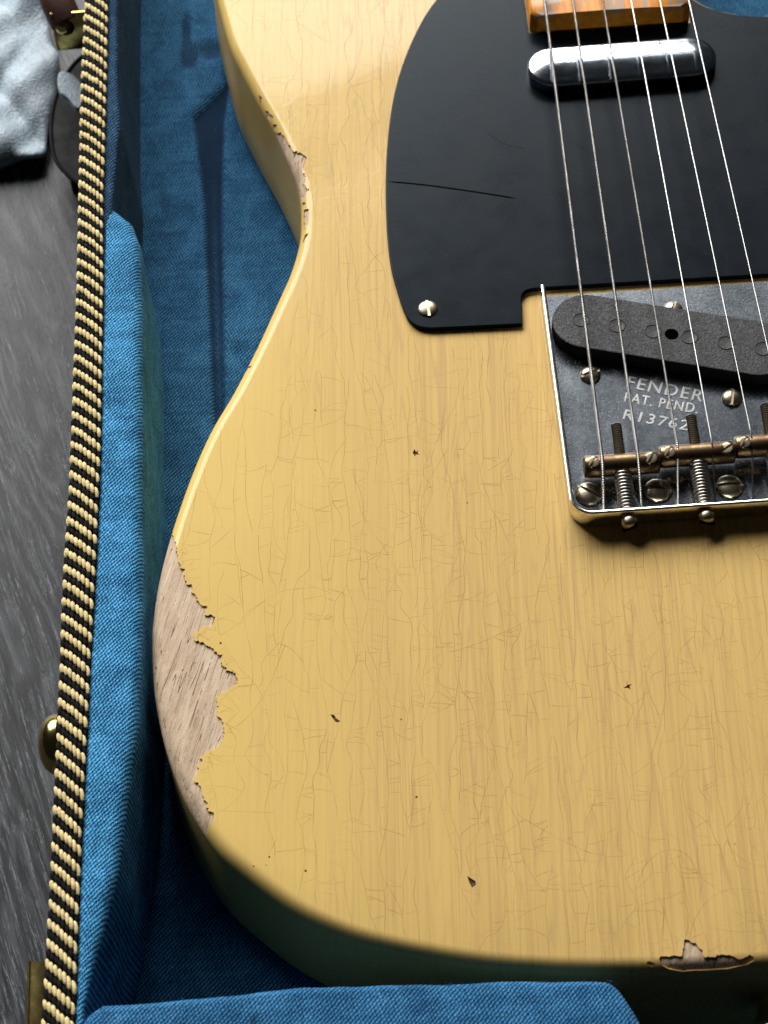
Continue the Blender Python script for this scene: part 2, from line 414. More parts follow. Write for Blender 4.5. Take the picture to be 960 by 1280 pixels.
# ------------------------------------------------------------------ the setting: floor under the case
V, F = box((-1500, -1500, -95), (1500, 1500, -75))
tag(obj('floor', V, F, M['floor'], angle=0), kind='structure')

# ------------------------------------------------------------------ the guitar
guitar = empty('electric_guitar', (0, 50, -45.2), 'worn butterscotch electric guitar with black pickguard lying in the blue lined case', 'guitar')
OUT = [(0, -157.4), (-22, -157.0), (-35, -156.4), (-55.5, -154.6), (-76.7, -151.2), (-97.9, -145.4), (-110.8, -140.3), (-123.4, -132.6), (-136.3, -120.7),
       (-144, -111.7), (-151.5, -97.2), (-156.4, -81.8), (-158.9, -69), (-160.0, -59.1), (-160.3, -47.3), (-160.1, -40.1), (-158.2, -25.8), (-154.1, -8.3),
       (-147.4, 13.1), (-141.6, 27.6), (-134.5, 41.3), (-126.8, 58.4), (-120, 75.2), (-115, 88), (-111.8, 100.1), (-111, 108.6), (-110.7, 116.5), (-111, 122.1),
       (-112.4, 129.6), (-117.3, 147.2), (-123.3, 164), (-128, 178), (-131.8, 190.7), (-135.4, 212.7), (-138, 235), (-136, 255), (-126, 272), (-108, 282),
       (-85, 281), (-62, 272), (-42, 262), (-29, 258.5), (0, 258.5), (26, 258.5), (27, 235), (27.5, 206), (29.8, 198), (34.7, 193.1), (39.4, 190.7), (47.8, 188.1), (55, 188.2),
       (68, 193), (82, 203), (97, 212), (112, 213), (125, 204), (132, 188), (131, 165), (124, 140), (117, 115), (115, 100), (117, 85), (124, 66), (134, 43), (145, 17),
       (154, -8), (159, -32), (160.3, -47), (159, -69), (156.4, -82), (151.5, -97), (144, -112), (136, -120.7), (123.4, -132.6), (110.8, -140.3), (97.9, -145.4),
       (76.7, -151.2), (55.5, -154.6), (35, -156.4), (22, -157)]
OUT = catmull(OUT, 2.0)
if area2(OUT) < 0: OUT = OUT[::-1]
P1 = [(-154.1, -8.8), (-153.4, -11.9), (-152.7, -15.3), (-152.1, -19.5), (-151.3, -23.2), (-150.4, -23.5), (-150.4, -26.5), (-149.7, -29.1), (-148.1, -29.1), (-148.6, -31.4), (-147.4, -32.7), (-146.4, -35.1), (-145.4, -36.6), (-144.0, -36.9), (-144.7, -37.9), (-144.9, -39.6), (-143.2, -39.6), (-141.9, -40.6), (-142.3, -43.0), (-143.6, -43.8), (-145.4, -43.3), (-146.3, -44.8), (-147.7, -45.2), (-148.0, -46.4), (-147.7, -48.0), (-146.0, -48.7), (-144.2, -50.0), (-142.4, -51.3), (-142.5, -52.1), (-140.8, -53.3), (-139.9, -53.0), (-140.7, -54.7), (-140.3, -56.6), (-138.7, -58.6), (-136.7, -59.4), (-136.6, -60.7), (-136.1, -61.5), (-136.6, -63.4), (-137.8, -64.0), (-139.8, -65.4), (-141.6, -66.0), (-142.2, -67.8), (-141.9, -70.4), (-141.9, -73.0), (-140.8, -74.2), (-140.2, -76.8), (-140.3, -79.4), (-141.3, -81.9), (-143.2, -83.3), (-145.1, -84.0), (-147.1, -85.7), (-146.4, -86.6), (-147.4, -87.5), (-147.9, -89.7), (-148.6, -91.9), (-148.5, -93.1), (-147.1, -94.3), (-146.6, -97.0), (-145.6, -99.2), (-145.3, -101.7), (-143.6, -103.0), (-143.6, -104.6), (-144.6, -105.8), (-145.5, -107.2)]
P2 = [(-117.5, 148.5), (-116.1, 147.4), (-114.8, 145.1), (-114.1, 143.3), (-113.8, 141.4), (-112.7, 140.1), (-112.6, 138.1), (-110.7, 137.4), (-107.9, 134.7), (-108.1, 132.8), (-108.9, 130.1), (-109.5, 128.0), (-108.3, 125.9), (-108.9, 124.4), (-109.2, 122.6), (-107.7, 119.9), (-108.8, 119.3), (-109.2, 117.5), (-110.0, 117.5)]
P3 = [(-29.8, -153.5), (-29.3, -152.9), (-27.9, -153.0), (-27.2, -153.2), (-25.2, -153.1), (-23.7, -153.1), (-23.2, -151.1), (-22.7, -149.0), (-21.5, -148.9), (-20.9, -149.8), (-19.7, -150.1), (-19.1, -151.4), (-18.3, -152.1), (-18.3, -153.9), (-16.8, -154.0), (-15.2, -154.0), (-14.8, -153.4), (-12.5, -153.8), (-10.3, -154.5), (-9.2, -155.2), (-6.8, -154.4), (-5.5, -154.7), (-5.4, -155.6), (-7.3, -156.3), (-12.1, -156.75), (-17.4, -156.7), (-22.5, -156.5), (-23.6, -156.6), (-27.5, -155.9), (-29.3, -155.0)]
SM = [[(-109.7, 112.6), (-108.1, 111.8), (-108.4, 107.0), (-108.7, 105.3), (-110.1, 103.9), (-110.0, 109.6)], [(-110.9, 98.1), (-109.9, 101.4), (-108.6, 101.5), (-110.3, 98.6)], [(-120.8, 159.1), (-120.0, 157.8), (-118.0, 154.3), (-119.3, 153.9), (-120.4, 156.6)], [(-131.0, 51.3), (-128.5, 49.7), (-130.0, 48.2)], [(-127.3, 58.9), (-126.3, 57.8), (-126.6, 56.1)], [(-118.3, 152.0), (-117.0, 150.8), (-117.4, 149.3), (-118.6, 150.5)], [(-110.2, 116.2), (-109.2, 115.8), (-109.3, 114.0), (-110.2, 114.4)], [(-122.6, 165.5), (-121.5, 163.2), (-122.4, 162.0)], [(-33.1, -154.0), (-32.3, -153.9), (-31.0, -154.5), (-31.7, -155.2), (-32.6, -154.9)]]
DK = [[(-81.6, 12.1), (-81.0, 13.5), (-80.6, 12.3), (-79.8, 13.1), (-80.2, 12.0), (-79.5, 11.3), (-80.7, 11.4), (-81.0, 10.6)], [(-110.7, -74.9), (-109.6, -75.3), (-109.2, -76.3), (-107.9, -77.4), (-109.3, -77.6), (-110.1, -76.3)], [(-27.9, -70.6), (-27.7, -72.2), (-26.5, -72.0), (-27.3, -72.7), (-27.0, -73.8), (-27.8, -73.2), (-29.1, -73.1), (-27.9, -72.4)], [(-77.1, -126.5), (-75.9, -127.5), (-75.1, -128.1), (-75.0, -129.2), (-76.1, -130.0), (-76.7, -128.6)], [(-140.9, -49.2), (-140.2, -49.1), (-140.3, -49.9), (-140.8, -49.7)]]
PATCH = []
PATCH.append(np.vstack([jag(P1, .42, .20, 1, False), [(-148, -112), (-158, -104), (-166, -80), (-168, -45), (-163, -15), (-156, -5)]]))
PATCH.append(np.vstack([jag(P2, .42, .17, 2, False), [(-113, 116.5), (-118, 128), (-122, 142), (-119, 149)]]))
PATCH.append(np.vstack([jag(P3[:23], .4, .15, 3, False), P3[23:]]))
PATCH += [jag(p, .5, .08, 4 + i) for i, p in enumerate(SM)]
NB = len(PATCH)
PATCH += [np.array(p) for p in DK]
rgp = random.Random(31)
for k in range(9):      # pin-sized chips
    cx_, cy_, q_ = rgp.uniform(-135, -5), rgp.uniform(-140, 45), rgp.uniform(.18, .42)
    if cx_ > -40 and cy_ > -26: cy_ -= 70
    PATCH.append(np.array([(cx_ + q_ * rgp.uniform(.6, 1.2) * math.cos(a), cy_ + q_ * rgp.uniform(.6, 1.2) * math.sin(a)) for a in np.linspace(0, 5.3, 6)]))

RR = 4.0
A_ = OUT; B_ = np.roll(OUT, -1, 0); E_ = B_ - A_; L2_ = (E_ ** 2).sum(1)
def near(P):
    d = np.empty(len(P)); nrm = np.empty((len(P), 2)); Q = np.empty((len(P), 2))
    for i, p in enumerate(P):
        t = np.clip(((p - A_) * E_).sum(1) / L2_, 0, 1); q = A_ + t[:, None] * E_; dd = ((p - q) ** 2).sum(1); k = dd.argmin()
        d[i] = math.sqrt(dd[k]); e = E_[k] / math.sqrt(L2_[k]); nrm[i] = (e[1], -e[0]); Q[i] = q[k]
    return d, nrm
def build_body():
    pts = []; edges = []
    def loop(P):
        k = len(pts); pts.extend(Vector(p) for p in P); n = len(P); edges.extend((k + i, k + (i + 1) % n) for i in range(n))
    angs = [math.pi / 2 * k / 7 for k in range(8)]
    for a in angs: loop(inset(OUT, RR * (1 - math.cos(a))) if a > 0 else OUT)
    for p in PATCH: loop(p)
    v2, _, f2, _, _, _ = delaunay_2d_cdt(pts, edges, [], 0, 1e-4)
    P = np.array([(q.x, q.y) for q in v2]); T = [tuple(f) for f in f2]
    cen = np.array([P[list(f)].mean(0) for f in T])
    inside = pip(cen, OUT); lab = np.full(len(T), -1)
    for i, p in enumerate(PATCH): lab[pip(cen, p) & inside] = i
    d, nrm = near(P)
    d = np.where(d < 1e-3, 0, d)
    ca = np.clip(1 - d / RR, 0, 1); sa = np.sqrt(1 - ca ** 2); z = -RR + RR * sa
    N3 = np.c_[nrm * ca[:, None], sa]
    top = np.c_[P, z]
    low = top - N3 * (.5 * np.clip(d / .7, 0, 1))[:, None]
    V = [tuple(q) for q in top]; F = []; bare = {}
    emap = {}
    for f, l, ok in zip(T, lab, inside):
        if not ok: continue
        if area2(P[list(f)]) < 0: f = f[::-1]
        if l < 0: F.append(f)
        else: bare.setdefault(l, []).append(f)
    # lacquer skin edge walls round each bare patch
    for l, fs in bare.items():
        cnt = {}
        for f in fs:
            for i in range(len(f)):
                a, b = f[i], f[(i + 1) % len(f)]
                if (b, a) in cnt: del cnt[(b, a)]
                else: cnt[(a, b)] = 1
        mp = {}
        for (a, b) in cnt:
            for q in (a, b):
                if q not in mp: mp[q] = len(V); V.append(tuple(low[q]))
            if d[a] > .01 or d[b] > .01: F.append((a, b, mp[b], mp[a]))
    # sides and underside
    n = len(OUT); k0 = len(V)
    rows = [(0, -RR), (0, -15), (0, -30), (0, -41)] + [(RR * (1 - math.cos(a)), -41 - RR * math.sin(a)) for a in (.4, .9, 1.35, math.pi / 2)]
    for dd, zz in rows: V += [(x, y, zz) for x, y in (inset(OUT, dd) if dd else OUT)]
    for r in range(len(rows) - 1):
        for i in range(n):
            j = (i + 1) % n; F.append((k0 + r * n + i, k0 + (r + 1) * n + i, k0 + (r + 1) * n + j, k0 + r * n + j))
    F.append(tuple(range(k0 + len(rows) * n - 1, k0 + (len(rows) - 1) * n - 1, -1)))
    body = obj('body', V, F, M['lacquer'], guitar, angle=50)
    names = {0: 'large bare wood patch on the edge of the lower bout', 1: 'bare wood wear along the waist edge', 2: 'bare wood chip on the tail edge'}
    for l, fs in sorted(bare.items()):
        ids = sorted({q for f in fs for q in f}); mp = {q: i for i, q in enumerate(ids)}
        o = obj('bare_wood_patch' if l < NB else 'dent', [low[q] for q in ids], [[mp[q] for q in f] for f in fs], M['bare'] if l < NB else M['dark'], body, angle=179)
        if l in names: o['label'] = names[l]
    return body
body = build_body()

# pickguard outline
GL = [(-29.6, 229), (-40, 225.5), (-50, 215.5), (-59.9, 202.3), (-66.2, 191.1), (-72.9, 174.4), (-77.5, 157.9), (-80.6, 139.9), (-82.5, 122.3), (-83.6, 101.6), (-83.4, 84.8), (-81.9, 73.2), (-80.5, 65.8), (-78.9, 61.2), (-76.2, 58.8), (-72.5, 57.8)]
guard_poly = list(catmull(GL, 1.5, False)) + [(-58, 57.4), (-44.6, 57.1), (-44.2, 57.5), (-44.0, 60), (-43.7, 64)]
guard_poly += [(-43.7 + 3.2 * (1 - math.cos(a)), 66.5 + 4.2 * math.sin(a)) for a in np.linspace(.1, math.pi / 2, 6)]
guard_poly += [(-38, 71.0), (0, 70.6), (34, 70.2), (55, 70.2)] + list(catmull([(62, 72), (74, 84), (86, 104), (99, 132), (108, 160), (108, 182), (100, 198), (90, 203.5), (80, 197.2), (69, 189.0), (56, 184.4), (47.6, 184.2), (38.2, 186.9), (32.2, 190.2), (28.0, 194.5), (26.5, 200)], 2.0, False)) + [(26.2, 183.2), (-29.6, 183.2)]
guard_poly = np.array(guard_poly)
V, F = prism(guard_poly, -.15, 1.6, .35, 3)
guard = obj('pickguard', V, F, M['guard'], guitar)
sp = catmull([(-81.9, 119.8), (-70.4, 117.3), (-57.7, 113.8), (-48, 110.9), (-41.3, 108.8)], 2, False)
def ribbon(P, wd, z):
    P = np.array(P); n = len(P); t = np.gradient(P, axis=0); t /= np.linalg.norm(t, axis=1)[:, None] + 1e-9; nn = np.c_[-t[:, 1], t[:, 0]]
    ws = wd * np.clip(np.minimum(np.arange(n) + .5, n - np.arange(n) - .5) / 2.5, .25, 1)[:, None]
    L = P + nn * ws / 2; R = P - nn * ws / 2
    V = [(x, y, z) for x, y in L] + [(x, y, z) for x, y in R]
    return V, [(i, n + i, n + i + 1, i + 1) for i in range(n - 1)]
V, F = ribbon(sp, .62, 1.615); obj('scratch', V, F, M['scratch'], guard)
V, F = ribbon(catmull([(-49, 141), (-46, 136), (-42, 132.5), (-36, 130)], 1.5, False), .10, 1.615); obj('scratch', V, F, M['scratch'], guard)
V, F = slot_dome(3.15, .9, .45, .5, .15)
gs = obj('screw', np.array(V) + np.array([-73, 65.6, 1.6]), F, M['screw'], guard, (-73, 65.6, 1.6)); gs.rotation_euler = (0, 0, math.radians(4))
for p in [(-40, 218), (76, 100)]: copy(gs, guard, (p[0], p[1], 1.6), (0, 0, random.random() * 3))

# neck
nb = MB(); ys = [184.0, 186, 190, 200] + list(np.arange(215, 451, 15.0))
prof = []
for i, y in enumerate(ys):
    q = (y - 184) / 464; hw = 27.4 - 6.2 * q; c = -1.8 + 1.8 * min(1, q * 2)
    cr = 2.6 - math.sqrt(max(0, 2.6 ** 2 - max(0, 2.6 - (y - 184)) ** 2)) if y < 186.6 else 0
    hw -= cr; zb = -16.5 if y < 262 else -13
    sec = [(-hw, 7.2), (-hw + .4, 8.2), (-hw + 1.3, 8.75), (-hw * .5, 9.15), (0, 9.3), (hw * .5, 9.15), (hw - 1.3, 8.75), (hw - .4, 8.2), (hw, 7.2)]
    sec += [(hw, -8), (hw * .82, zb * .93), (hw * .4, zb), (-hw * .4, zb), (-hw * .82, zb * .93), (-hw, -8)] if y >= 262 else [(hw, -8), (hw, zb), (hw * .4, zb), (-hw * .4, zb), (-hw, zb), (-hw, -8)]
    prof.append([(x + c, y, z) for x, z in sec])
n = len(prof[0]); F = []
for i in range(len(prof) - 1):
    for k in range(n): F.append((i * n + k, (i + 1) * n + k, (i + 1) * n + (k + 1) % n, i * n + (k + 1) % n))
F.append(tuple(range(n))); F.append(tuple(range(len(prof) * n - 1, (len(prof) - 1) * n - 1, -1)))
neck = obj('neck', [q for r in prof for q in r], F, M['maple'], guitar, angle=40)
fret0 = None
for k in range(21, 9, -1):
    y = 648 / 2 ** (k / 12) + 5
    if y > 445: break
    q = (y - 184) / 464; hw = 26.6 - 6.2 * q; c = -1.8 + 1.8 * min(1, q * 2)
    V, F = tube([(x + c, y, 9.35 - .5 * (x / hw) ** 2) for x in np.linspace(-hw, hw, 7)], .95, 6); obj('fret', V, F, M['rim'], neck)

# neck pickup (chrome cover)
def stadium(cx, cy, L, Wd, rot, seg=12):
    r = Wd / 2; h = L / 2 - r; pts = []
    for s, a0 in ((1, -90), (-1, 90)):
        for k in range(seg + 1):
            a = math.radians(a0 + 180 * k / seg); pts.append((s * h + r * math.cos(a), r * math.sin(a)))
    c, s = math.cos(rot), math.sin(rot)
    return np.array([(cx + x * c - y * s, cy + x * s + y * c) for x, y in pts])
P = stadium(-.6, 163.2, 63.6, 17.6, math.radians(.8)); n = len(P); V = []; F = []
rows = [(0, 1.3), (0, 4.6)] + [(1.6 * (1 - math.cos(a)), 4.6 + 1.7 * math.sin(a)) for a in (.35, .7, 1.0, 1.25)] + [(1.6 + 1.2 * k, 6.25 + 1.15 * math.sin(k / 5.6 * 1.57)) for k in (.4, 1, 2, 3, 4, 5, 5.6)]
for d_, z_ in rows: V += [(x, y, z_) for x, y in inset(P, d_)]
F = [(q * n + i, q * n + (i + 1) % n, (q + 1) * n + (i + 1) % n, (q + 1) * n + i) for q in range(len(rows) - 1) for i in range(n)] + [tuple(range((len(rows) - 1) * n, len(rows) * n))]
obj('neck_pickup', V, F, M['chrome'], guitar, angle=70)

# bridge plate with its three raised walls
BX, Y0, Y1, ZW, TH = 37.7, -19.2, 67.6, 7.2, 1.3
def upath():
    R = 6.5; P = [(-BX, Y1), (-BX, Y1 - 2)] + [(-BX, y) for y in np.linspace(Y1 - 12, Y0 + R, 6)]
    P += [(-BX + R - R * math.cos(a), Y0 + R - R * math.sin(a)) for a in np.linspace(.15, math.pi / 2, 9)]
    P += [(x, Y0) for x in np.linspace(-BX + R + 6, BX - R, 9)]
    P += [(BX - R + R * math.sin(a), Y0 + R - R * math.cos(a)) for a in np.linspace(.15, math.pi / 2, 9)]
    return np.array(P + [(BX, y) for y in np.linspace(Y0 + R + 6, Y1, 7)])
UP = upath(); tt = np.gradient(UP, axis=0); tt /= np.linalg.norm(tt, axis=1)[:, None]; nin = np.c_[-tt[:, 1], tt[:, 0]]   # inward
sec = [(1.2, -.2), (.35, .35), (0, 1.3), (0, ZW - .35), (.12, ZW - .1), (.35, ZW), (TH - .35, ZW), (TH - .1, ZW - .1), (TH, ZW - .35), (TH, -.2)]
V = [(p[0] + q[0] * a, p[1] + q[1] * a, z) for p, q in zip(UP, nin) for a, z in sec]; k = len(sec)
F = [(i * k + j, (i + 1) * k + j, (i + 1) * k + (j + 1) % k, i * k + (j + 1) % k) for i in range(len(UP) - 1) for j in range(k)]
F = [f[::-1] for f in F] + [tuple(range(k)), tuple(range(len(UP) * k - 1, (len(UP) - 1) * k - 1, -1))]
mb = MB().add(V, F); nwall = len(mb.f)
base = UP + nin * .9; mb.add(*prism(base, -.2, TH, .15, 2))
bridge = obj('bridge_plate', mb.v, mb.f, None, guitar, angle=40, mats=[M['plate'], M['rim']], fmat=[1] * nwall + [0] * (len(mb.f) - nwall))
# string slots / fine score marks reflected near the front edge are left to the metal; bridge pickup
ang = math.atan2(-3.18, 10.66)
V, F = prism(stadium(.0, 45.6, 73.5, 21.0, ang, 14), 1.0, 6.0, .35, 2)
bpu = obj('bridge_pickup', V, F, M['fibre'], guitar)
V, F = prism(stadium(.0, 45.6, 72.3, 19.8, ang, 14), 1.0, 5.0, .1, 1)
pole = None
for i in range(6):
    q = (-26.8 + 10.7 * i, 53.5 - 3.18 * i, 5.9)
    if pole is None:
        V, F = lathe([(2.62, 0), (2.62, .20), (2.5, .28), (2.40, .15), (2.2, .11), (.01, .11)], 20)
        pole = obj('pole_piece', np.array(V) + q, F, M['pole'], bpu, q)
    else: copy(pole, bpu, q)
V, F = lathe([(2.1, -.05), (2.1, .12), (1.6, .13), (1.55, .125), (.01, .12)], 20)
obj('centre_hole', np.array(V) + (.1, 45.6, 5.93), F, M['hole'], bpu, (.1, 45.6, 5.93))

# screws on the plate
V, F = slot_dome(3.1, 1.5, .45, .95, .35)
ps = obj('pickup_screw', np.array(V) + (-25.7, 35.6, TH), F, M['screw'], bridge, (-25.7, 35.6, TH)); ps.rotation_euler = (0, 0, math.radians(-72))
copy(ps, bridge, (15.6, 23.2, TH), (0, 0, math.radians(-12))); copy(ps, bridge, (2.6, 58.6, TH), (0, 0, math.radians(-25)))
V, F = slot_dome(4.1, 1.6, .5, .9, .3)
ms = obj('mounting_screw', np.array(V) + (-31.2, -8.2, TH), F, M['screw'], bridge, (-31.2, -8.2, TH)); ms.rotation_euler = (0, 0, math.radians(48))
for x, y, a in ((-11, -8.6, 76), (10, -9, 90), (31.2, -8.5, 40)): copy(ms, bridge, (x, y, TH), (0, 0, math.radians(a)))

# saddles: tarnished barrels with height screws, intonation screws and springs
def barrel(L, r):
    V, F = [], []; xs = [-L / 2, -L / 2 + .3, -L / 2 + .6, -L / 6, L / 6, L / 2 - .6, L / 2 - .3, L / 2]; rs = [r - .7, r - .2, r, r, r, r, r - .2, r - .7]; sg = 28
    for x, q in zip(xs, rs): V += [(x, q * math.cos(2 * math.pi * k / sg), q * math.sin(2 * math.pi * k / sg)) for k in range(sg)]
    for i in range(len(xs) - 1): F += [(i * sg + k, (i + 1) * sg + k, (i + 1) * sg + (k + 1) % sg, i * sg + (k + 1) % sg) for k in range(sg)]
    return V, [f[::-1] for f in F] + [tuple(range(sg)), tuple(range(len(xs) * sg - 1, (len(xs) - 1) * sg - 1, -1))]
SAD = [(-21.15, -1.86, 6.2), (1.3, -.1, 6.2), (23.75, 1.5, 6.2)]
bv, bf = barrel(22.2, 3.35)
cf = slot_dome(1.75, .12, .38, -.15, .12)
cv = np.array(cf[0]); 
ring = lathe([(2.15, -.5), (2.15, .02), (2.0, .08), (1.85, .02), (1.8, -.4)], 24)
for i, c in enumerate(SAD):
    c = np.array(c)
    if i == 0: sd = obj('saddle', np.array(bv) + c, bf, M['brass_old'], bridge, c, 40)
    else: sd = copy(sd, bridge, c)
    for s in (-1, 1):
        q = c + (s * 8.45, -.55, 3.18)
        if i == 0 and s < 0:
            mbh = MB().add(cv, cf[1]); hs = obj('height_screw', np.array(mbh.v) + q, mbh.f, M['screw'], bridge, q); hs.rotation_euler = (.16, 0, math.radians(-35))
            hr = obj('screw_seat', np.array(ring[0]) + q + (0, 0, -.12), ring[1], M['brass_old'], bridge, q + (0, 0, -.12)); hr.rotation_euler = (.16, 0, 0)
        else:
            copy(hs, bridge, q, (.16, 0, math.radians(random.choice((-30, -40, 70, 85, -60))))); copy(hr, bridge, q + (0, 0, -.12), (.16, 0, 0))
    # intonation screw: threaded shaft through barrel and back wall
    x = c[0]; pth = []; rad = []
    y = -20.0; zc = lambda y: 4.2 + (y + 19.5) * (6.2 - 4.2) / (c[1] + 19.5)
    while y < c[1] + 13.5:
        pth.append((x, y, zc(y))); rad.append(1.62 if int(round(y / .36)) % 2 else 1.28); y += .36
    V, F = tube(pth, rad, 12); V2, F2 = lathe([(1.35, -.5), (1.4, .5), (2.3, .75), (2.45, 1.2), (2.35, 2.5), (1.9, 3.2), (1.0, 3.5), (.01, 3.55)], 20, '-y')
    mbs = MB().add(V, F).add(np.array(V2) + (x, Y0 - .2, 4.05), [f[::-1] for f in F2])
    isc = obj('intonation_screw', mbs.v, mbs.f, M['screw'], bridge, (x, Y0, 4), 50)
    V, F = box((x - 2.6, Y0 - 4.2, 3.75), (x + 2.6, Y0 - 3.05, 4.3))
    V = np.array(V) - (x, Y0 - 3.6, 4.03); a = (.5, -.3, .2)[i]; V = V @ np.array([[math.cos(a), 0, math.sin(a)], [0, 1, 0], [-math.sin(a), 0, math.cos(a)]]) * (.86, 1, 1) + (x, Y0 - 3.45, 4.03)
    obj('screw_slot', V, F, M['hole'], bridge)
    ya, yb = Y0 + TH + .3, c[1] - 2.9; tn = 12 if i == 0 else 14
    pth = [(x + 2.35 * math.cos(t), ya + (yb - ya) * t / (2 * math.pi * tn), zc(ya + (yb - ya) * t / (2 * math.pi * tn)) + 2.35 * math.sin(t)) for t in np.linspace(0, 2 * math.pi * tn, tn * 16)]
    V, F = tube(pth, .40, 6); obj('spring', V, F, M['steel'], bridge, angle=179)

# stamped lettering on the plate
def text(s, p0, p1, height, sx):
    c = bpy.data.curves.new('lettering', 'FONT'); c.body = s; c.size = 1; c.extrude = .03; c.bevel_depth = .012; c.bevel_resolution = 1; c.space_character = 1.15; c.resolution_u = 4; c.offset = .0
    o = bpy.data.objects.new('tmp', c); COL.objects.link(o)
    me = bpy.data.meshes.new_from_object(o.evaluated_get(bpy.context.evaluated_depsgraph_get())); bpy.data.objects.remove(o)
    V = np.array([v.co[:] for v in me.vertices]); F = [list(p.vertices) for p in me.polygons]
    p0, p1 = np.array(p0), np.array(p1); L = np.linalg.norm(p1 - p0); a = math.atan2(*(p1 - p0)[::-1])
    x = (V[:, 0] - V[:, 0].min()) / np.ptp(V[:, 0]) * L; y = (V[:, 1] - V[:, 1].min()) / np.ptp(V[:, 1]) * height; x = x + sx * y
    W = np.c_[p0[0] + x * math.cos(a) - (y - height / 2) * math.sin(a), p0[1] + x * math.sin(a) + (y - height / 2) * math.cos(a), TH + .0 + V[:, 2] * 3]
    o = obj('stamped_lettering', W, F, M['letter'], bridge, angle=30); o['label'] = 'stamped text reading ' + s; return o
text('FENDER', (-14.9, 32.2), (7.2, 24.6), 4.4, .05)
text('PAT. PEND.', (-16.4, 26.4), (5.0, 20.0), 3.7, .05)
text('R13762', (-17.6, 20.0), (1.2, 14.1), 3.9, .1)

# strings
SS = [(-27.04, -.76), (-16.49, -.79), (-4.57, 2.26), (5.66, 1.39), (17.54, 3.58), (28.01, 2.69)]
ST = [(-24.06, 188.25), (-14.57, 187.35), (-4.56, 186.41), (5.02, 185.5), (14.66, 184.59), (24.3, 183.68)]
SB = [(-27.6, -15.6), (-16.6, -15.6), (-6.0, -15.8), (4.9, -15.8), (15.9, -15.9), (27, -16)]
SR = [.55, .46, .38, .28, .24, .22]
for i in range(6):
    a = np.array([*SS[i], 9.55 + SR[i]]); b = np.array([*ST[i], 11.4 + SR[i] * .3]); far = a + (b - a) * ((446 - a[1]) / (b[1] - a[1]))
    q = np.array([*SB[i], 1.0]); mid = a + np.array([0, -1.6, -.45])
    V, F = tube([q, q * .6 + mid * .4 + (0, 0, .3), q * .25 + mid * .75 + (0, 0, .3), mid, a, a + (b - a) * .01, b, far], SR[i], 10)
    obj('string', V, F, M['wound' if i < 3 else 'string'], guitar, angle=60)

# strap button on the tail
V, F = lathe([(3.2, -1), (3.2, 3), (4.2, 6.5), (7.6, 10.5), (8.0, 11.5), (7.6, 12.6), (5, 13.6), (.01, 14)], 28, '-y')
obj('strap_button', np.array(V) + (0, -157.2, -20), [f[::-1] for f in F], M['rim'], guitar, (0, -157.2, -20), 50)

